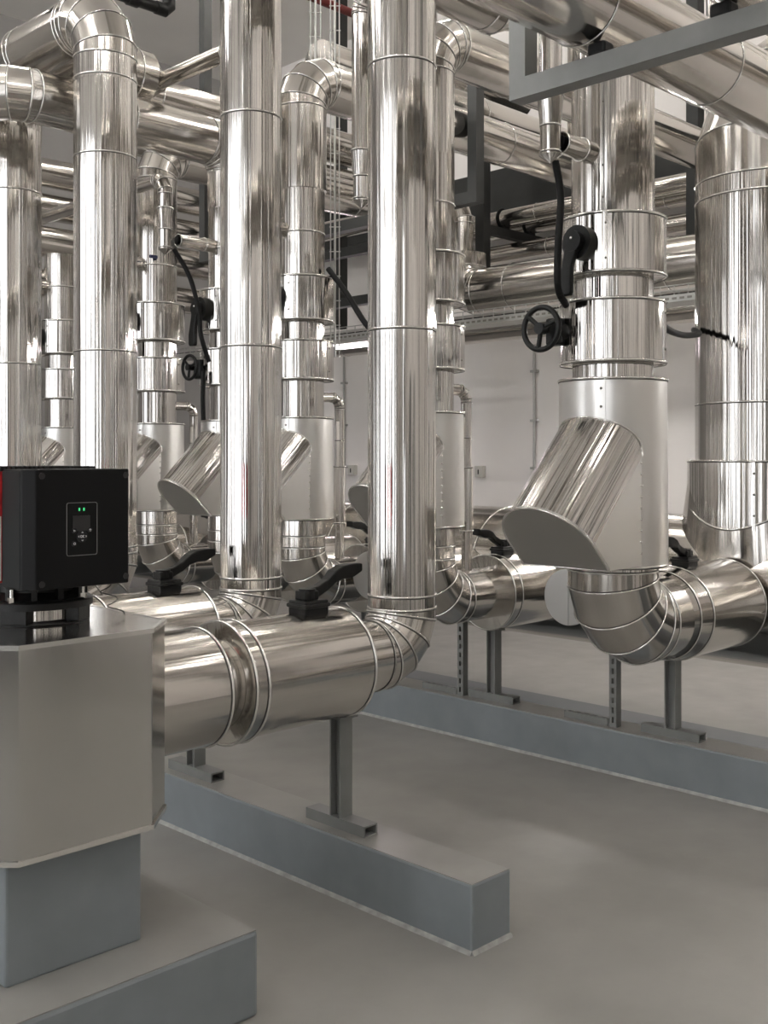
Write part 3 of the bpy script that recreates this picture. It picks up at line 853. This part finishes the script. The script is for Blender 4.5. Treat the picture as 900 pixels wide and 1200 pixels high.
over('overhead_pipe', [(-1.5, 3.35, 3.83), (4.30, 3.35, 3.83), (4.30, 3.35, 6.5)], .142, 'overhead pipe above the tallest riser turning up behind the frame post', seams=1.6, fs=4.8, Rb=.26)

# ------------------------------------------------------------------ background pipe racks
over('overhead_pipe', [(1.2, 9.1, 4.20), (7.15, 9.1, 4.20)], .13, 'far back pipe, topmost of the rack behind the two left risers', 'rack pipes behind the left risers')
over('overhead_pipe', [(1.2, 9.15, 3.90), (7.15, 9.15, 3.90)], .12, 'far back pipe, second from top of the rack behind the two left risers', 'rack pipes behind the left risers')
over('overhead_pipe', [(1.2, 9.1, 3.57), (7.15, 9.1, 3.57)], .14, 'far back pipe, third from top of the rack behind the two left risers', 'rack pipes behind the left risers')
over('overhead_pipe', [(1.2, 9.15, 3.20), (7.15, 9.15, 3.20)], .13, 'far back pipe, lowest of the rack behind the two left risers', 'rack pipes behind the left risers')
over('overhead_pipe', [(4.2, 7.25, 4.44), (7.15, 7.25, 4.44)], .15, 'upper of two back pipes seen under the mitred bend', 'back pipes under the bend')
over('overhead_pipe', [(4.2, 7.25, 4.10), (7.15, 7.25, 4.10)], .15, 'lower of two back pipes seen under the mitred bend', 'back pipes under the bend')
over('overhead_pipe', [(5.0, 5.65, 4.38), (8.0, 5.65, 4.38)], .15, 'back overhead pipe seen between the hanger frames, right of the tallest riser', 'back pipes under the bend')
over('overhead_pipe', [(6.6, 6.2, 4.92), (8.0, 6.2, 4.92)], .15, 'highest back overhead pipe right of the tallest riser', 'back pipes under the bend')
# pipes running along the back wall
for x, z, R, q in ((8.02, 3.87, .085, 'nearer clamped pipe on top of the black bracket'), (8.42, 3.87, .085, 'farther clamped pipe on top of the black bracket'), (8.2, 3.58, .09, 'pipe just below the black bracket')):
    over('wall_pipe', [(x, -1.0, z), (x, 7.6, z)], R, q + ' along the back wall', 'slim back wall pipes', seams=1.1, fs=.4, seg=28)
t = over('wall_pipe', [(7.3, -1.5, 3.065), (7.3, 6.30, 3.065), (7.3, 6.30, 3.42)], .205, 'thick pipe along the back wall above the wire tray, with elbow upward', 'thick back wall pipes', seams=1.5, Rb=.24, fs=1.2)
over('wall_pipe', [(7.85, -1.5, 2.82), (7.85, 9.5, 2.82)], .13, 'lower pipe behind the wire cable tray along the back wall', 'thick back wall pipes', seams=1.5, fs=.9)
over('wall_pipe', [(7.3, 6.30, 3.42), (7.3, 6.30, 3.90), (7.3, 9.2, 3.90)], .095, 'slim elbowed pipe rising above the thick back wall pipe', 'thick back wall pipes', Rb=.2)

def frame3(x, y0, y1, zs, label, zpost=None, w=.04, mat=MIDP):
    t = thing('pipe_hanger_frame', label, 'frame', (x, y0, zs[0]), 'overhead hanger frames')
    for z in zs: bar_between(MB(), (0, w, z-zs[0]), (0, y1-y0-w, z-zs[0]), w).build('cross_beam', mat, t)
    for y in (0, y1-y0): bar_between(MB(), (0, y, min(zs)-zs[0]-w), (0, y, ZC-zs[0]), w).build('hanger_post', mat, t)
frame3(5.6, 4.72, 7.83, (3.37,), 'grey hanger frame with its near post just right of the tallest riser')
frame3(6.6, 6.25, 8.6, (3.0, 3.45), 'dark double hanger frame glimpsed between the second riser and tallest riser', mat=DARKP)
def steel_post(x, y, z0, label, w=.05):
    o = bar_between(MB(), (0, 0, 0), (0, 0, ZC-z0), w).build('steel_post', DARKP, None, (x, y, z0)); tag(o, label, 'post', 'steel posts by the back wall')
steel_post(7.62, 4.2, 2.95, 'steel post hanging left of the thickest right riser')
t = thing('wall_bracket', 'black steel post with bracket arm to the wall carrying clamped slim pipes', 'bracket', (7.72, 6.42, 2.95))
bar_between(MB(), (0, 0, 0), (0, 0, ZC-2.95), .05).build('post', DARKP, t)
bar_between(MB(), (.05, 0, .785), (1.07, 0, .785), .04).build('bracket_arm', DARKP, t)
for xx in (.30, .70):
    MB().box((xx-.05, -.04, .82), (xx+.05, .04, .86)).torus((xx, 0, .92), (0, 1, 0), .09, .014, 24, 8).build('pipe_clamp', BLACK, t)
steel_post(7.62, 8.26, 2.95, 'tall dark steel post above the mitred pipe bend')
o = MB().box((8.3, Y0+.05, 4.0), (8.6, Y1-.05, 4.45)).build('steel_beam', DARKP); tag(o, 'dark deep steel beam high along the back wall', 'beam')
o = MB().cyl((5.0, 7.6, 5.92), (8.2, 7.6, 5.92), .04, 14).build('sprinkler_pipe', DRED); tag(o, 'dark red pipe at the top edge beside the tallest riser', 'pipe')
t = thing('drain_pipe', 'black pipe with elbow under the ceiling at the top left', 'pipe', (3.36, 6.6, 4.83))
MB().cyl((-2.5, 0, 0), (.95, 0, 0), .04, 18).build('pipe_section', BLACKM, t)
MB().poly([(.93, 0, 0), (1.0, 0, .0), (1.04, 0, .04), (1.04, 0, .2)], .046, 18, beads=False).build('elbow', BLACKM, t)
MB().cyl((1.04, 0, .15), (1.04, 0, ZC-4.84), .04, 18).build('pipe_section', BLACKM, t)
MB().cyl((.70, 0, 0), (.78, 0, 0), .05, 18).build('coupling', BLACKM, t)

# wire cable ladders standing up beside the mitred bend
def ladder(x, y, z0, w, label):
    mb = MB()
    for s in (-w, w): mb.cyl((-s*S2, s*S2, 0), (-s*S2, s*S2, ZC-z0), .004, 8)
    mb.cyl((0, 0, 0), (0, 0, ZC-z0), .008, 8)
    z = .05
    while z < ZC-z0: mb.cyl((-w*S2*1.3, w*S2*1.3, z), (w*S2*1.3, -w*S2*1.3, z), .004, 6); z += .17
    o = mb.build('cable_ladder', ZINC, None, (x, y, z0)); tag(o, label, 'cable ladder', 'wire cable ladders')
ladder(5.00, 5.68, 2.3, .035, 'left wire cable ladder rising behind the mitred pipe bend')
ladder(5.02, 5.50, 2.3, .030, 'right wire cable ladder rising beside the valve riser edge')
# basket tray along the back wall
mb = MB(); w, h = .13, .07; ya, yb = -1.0, 10.5
for x, z in ((-w, h), (-w, h/2), (-w, 0), (-w/2, 0), (0, 0), (w/2, 0), (w, 0), (w, h/2), (w, h)): mb.cyl((x, ya, z), (x, yb, z), .0045, 6)
y = ya
while y < yb:
    mb.poly([(-w, y, h), (-w, y, 0), (w, y, 0), (w, y, h)], .004, 6, beads=False); y += .11
t = thing('cable_tray', 'wire basket cable tray with perforated rail along the back wall', 'cable tray', (7.0, 0, 2.76))
mb.build('basket', ZINC, t)
mb = MB().box((-w-.02, ya, -.045), (-w-.015, yb, -.003)); mb.box((-w-.02, ya, -.05), (.1, yb, -.045)); mb.build('rail', ZINC, t)
mb = MB(); y = 2.
while y < 9.5: mb.box((-w-.023, y, -.034), (-w-.0195, y+.035, -.018)); y += .06
mb.build('rail_slot', RIVET, t)['kind'] = 'stuff'
mb = Pieces()
for k in range(4): mb.sweep([(-.08+.05*k, ya, .012), (-.06+.04*k, 3, .014), (-.09+.05*k, 6, .012), (-.07+.045*k, yb, .013)], .009, 8, 5)
mb.build('cable', RUBBER, t)

# wall items
def conduit(y, z0, z1, label, clips):
    t = thing('wall_conduit', label, 'conduit', (X1-.03, y, z0), 'wall conduits')
    MB().cyl((0, 0, 0), (0, 0, z1-z0), .013, 12).build('tube', ZINC, t)
    mb = Pieces()
    for z in clips: mb.box((-.018, -.04, z-z0-.012), (.03, .04, z-z0+.012))
    mb.build('clip', ZINC, t)
conduit(6.62, .9, 2.75, 'thin conduit on the back wall below the hand wheel', (1.50, 1.98, 2.48))
conduit(9.45, .9, 2.85, 'thin conduit on the back wall below the fluorescent lamp', (1.5, 2.0, 2.5))
def jbox(y, z, label):
    t = thing('junction_box', label, 'switch box', (X1, y, z), 'wall boxes')
    MB().box((-.06, -.055, -.06), (0, .055, .06)).build('housing', BOXP, t, bevel=.006)
    MB().box((-.066, -.006, -.03), (-.06, .006, .02)).build('switch_slot', BLACK, t)
jbox(9.30, 1.46, 'small pale switch box on the back wall left of the tallest riser')
jbox(7.33, 1.46, 'small pale switch box on the back wall right of the tallest riser')

def lamp(loc, ln, label, mat, along='y', drop=0.):
    t = thing('fluorescent_lamp', label, 'lamp', loc, 'fluorescent lamps')
    d = V((0, 1, 0)) if along == 'y' else V((1, 0, 0))
    n = V((1, 0, 0)) if along == 'y' else V((0, 1, 0))
    M = Matrix(((n.x, d.x, 0, 0), (n.y, d.y, 0, 0), (0, 0, 1, 0), (0, 0, 0, 1)))
    MB().box((-.05, -ln/2, .03), (.05, ln/2, .085), M).build('lamp_housing', BOXP, t, bevel=.006)
    MB().cyl(-d*(ln/2-.03), d*(ln/2-.03), .017, 16).build('tube', mat, t)
    mb = Pieces()
    for s in (-1, 1): mb.box((-.02, s*(ln/2-.02)-.012, -.02), (.02, s*(ln/2-.02)+.012, .04), M)
    mb.build('tube_socket', BOXP, t)
    if drop:
        mb = Pieces()
        for s in (-1, 1): mb.cyl(d*(s*ln*.35)+V((0, 0, .08)), d*(s*ln*.35)+V((0, 0, drop+.02)), .004, 6)
        mb.build('suspension_rod', ZINC, t)
lamp((7.72, 8.2, 2.77), 1.6, 'lit fluorescent tube under the cable tray, left of the tallest riser', TUBEP, 'y', .1)

lamp((7.72, 5.05, 2.77), .95, 'unseen lamp added behind the largest valve riser to brighten the back wall', TUBEW, 'y', .1)  # out-of-sight lamps from here on, added to lift the back wall
lamp((7.72, 3.2, 2.77), 1.5, 'unseen lamp added behind the thickest riser to brighten the back wall', TUBEW, 'y', .1)
lamp((7.72, 1.2, 2.77), 1.5, 'unseen lamp added beyond the right picture edge to brighten the back wall', TUBEW, 'y', .1)
# ------------------------------------------------------------------ hanging black cables
def cable(pts, r, label):
    o = V(pts[0]); mb = MB().sweep([V(p)-o for p in pts], r, 12, 6)
    tag(mb.build('power_cable', RUBBER, None, tuple(o)), label, 'cable', 'black cables')
cable([(3.76, 2.727, 2.87), (3.80, 2.727, 2.72), (3.78, 2.727, 2.50), (3.80, 2.74, 2.33), (3.94, 2.80, 2.28)], .016, 'thick black cable hanging from the vent drop beside the largest valve riser')
cable([(4.382, 2.59, 2.222), (4.568, 2.645, 2.203), (4.933, 2.774, 2.223), (5.257, 2.875, 2.266), (5.42, 2.995, 2.31)], .016, 'black cable sagging between the largest valve riser and thickest riser')
cable([(4.30, 4.77, 2.73), (4.32, 4.64, 2.58), (4.33, 4.50, 2.40), (4.34, 4.37, 2.27), (4.38, 4.33, 2.19)], .017, 'black cable looping right of the second front riser towards the tallest riser')
cable([(3.77, 5.60, 2.89), (3.86, 5.56, 2.72), (3.90, 5.52, 2.5), (3.90, 5.50, 2.36), (3.96, 5.50, 2.2)], .015, 'black cable hanging from the vent drop beside the second front riser')
cable([(3.99, 5.60, 2.15), (3.985, 5.6, 1.98), (3.99, 5.60, 1.84)], .015, 'short black cable below the hand wheel beside the second front riser')

# ------------------------------------------------------------------ unseen room lamps, added to light the plant
for k, (x, y) in enumerate([(-2.2, 0.5), (-2.2, 4.5), (-2.2, 8.5), (.6, -1.2), (.6, 2.2), (.6, 5.6), (.6, 9.0), (3.6, .2), (3.6, 7.8), (6.3, .1), (6.3, 3.4), (6.25, 6.5)]):
    lamp((x, y, 6.35 if x < 3 else 6.3), 2.4, 'unseen fluorescent ceiling lamp added to light the plant room', TUBEN if x < 3 else TUBE, 'y', .2 if x < 3 else .25)

# ------------------------------------------------------------------ world, camera, view
w = bpy.data.worlds.new('world'); bpy.context.scene.world = w; w.use_nodes = True
bg = w.node_tree.nodes['Background']; bg.inputs['Color'].default_value = (.97, .98, 1, 1); bg.inputs['Strength'].default_value = 2.8

cam = bpy.data.cameras.new('camera'); co = bpy.data.objects.new('camera', cam); C.objects.link(co)
co.location = (0, 0, 1.6); co.rotation_euler = (math.radians(90), 0, math.radians(-45))
cam.sensor_fit = 'VERTICAL'; cam.sensor_height = 36.0; cam.sensor_width = 27.0
cam.lens = 36.0*1260/1200
cam.shift_y = -(600-537)/1200
cam.clip_start = .05
bpy.context.scene.camera = co
sc = bpy.context.scene
sc.view_settings.view_transform = 'Standard'; sc.view_settings.look = 'None'
sc.view_settings.gamma = 1; sc.view_settings.use_curve_mapping = False
sc.view_settings.exposure = 1.08
sc.cycles.max_bounces = 10; sc.cycles.glossy_bounces = 6; sc.cycles.diffuse_bounces = 4
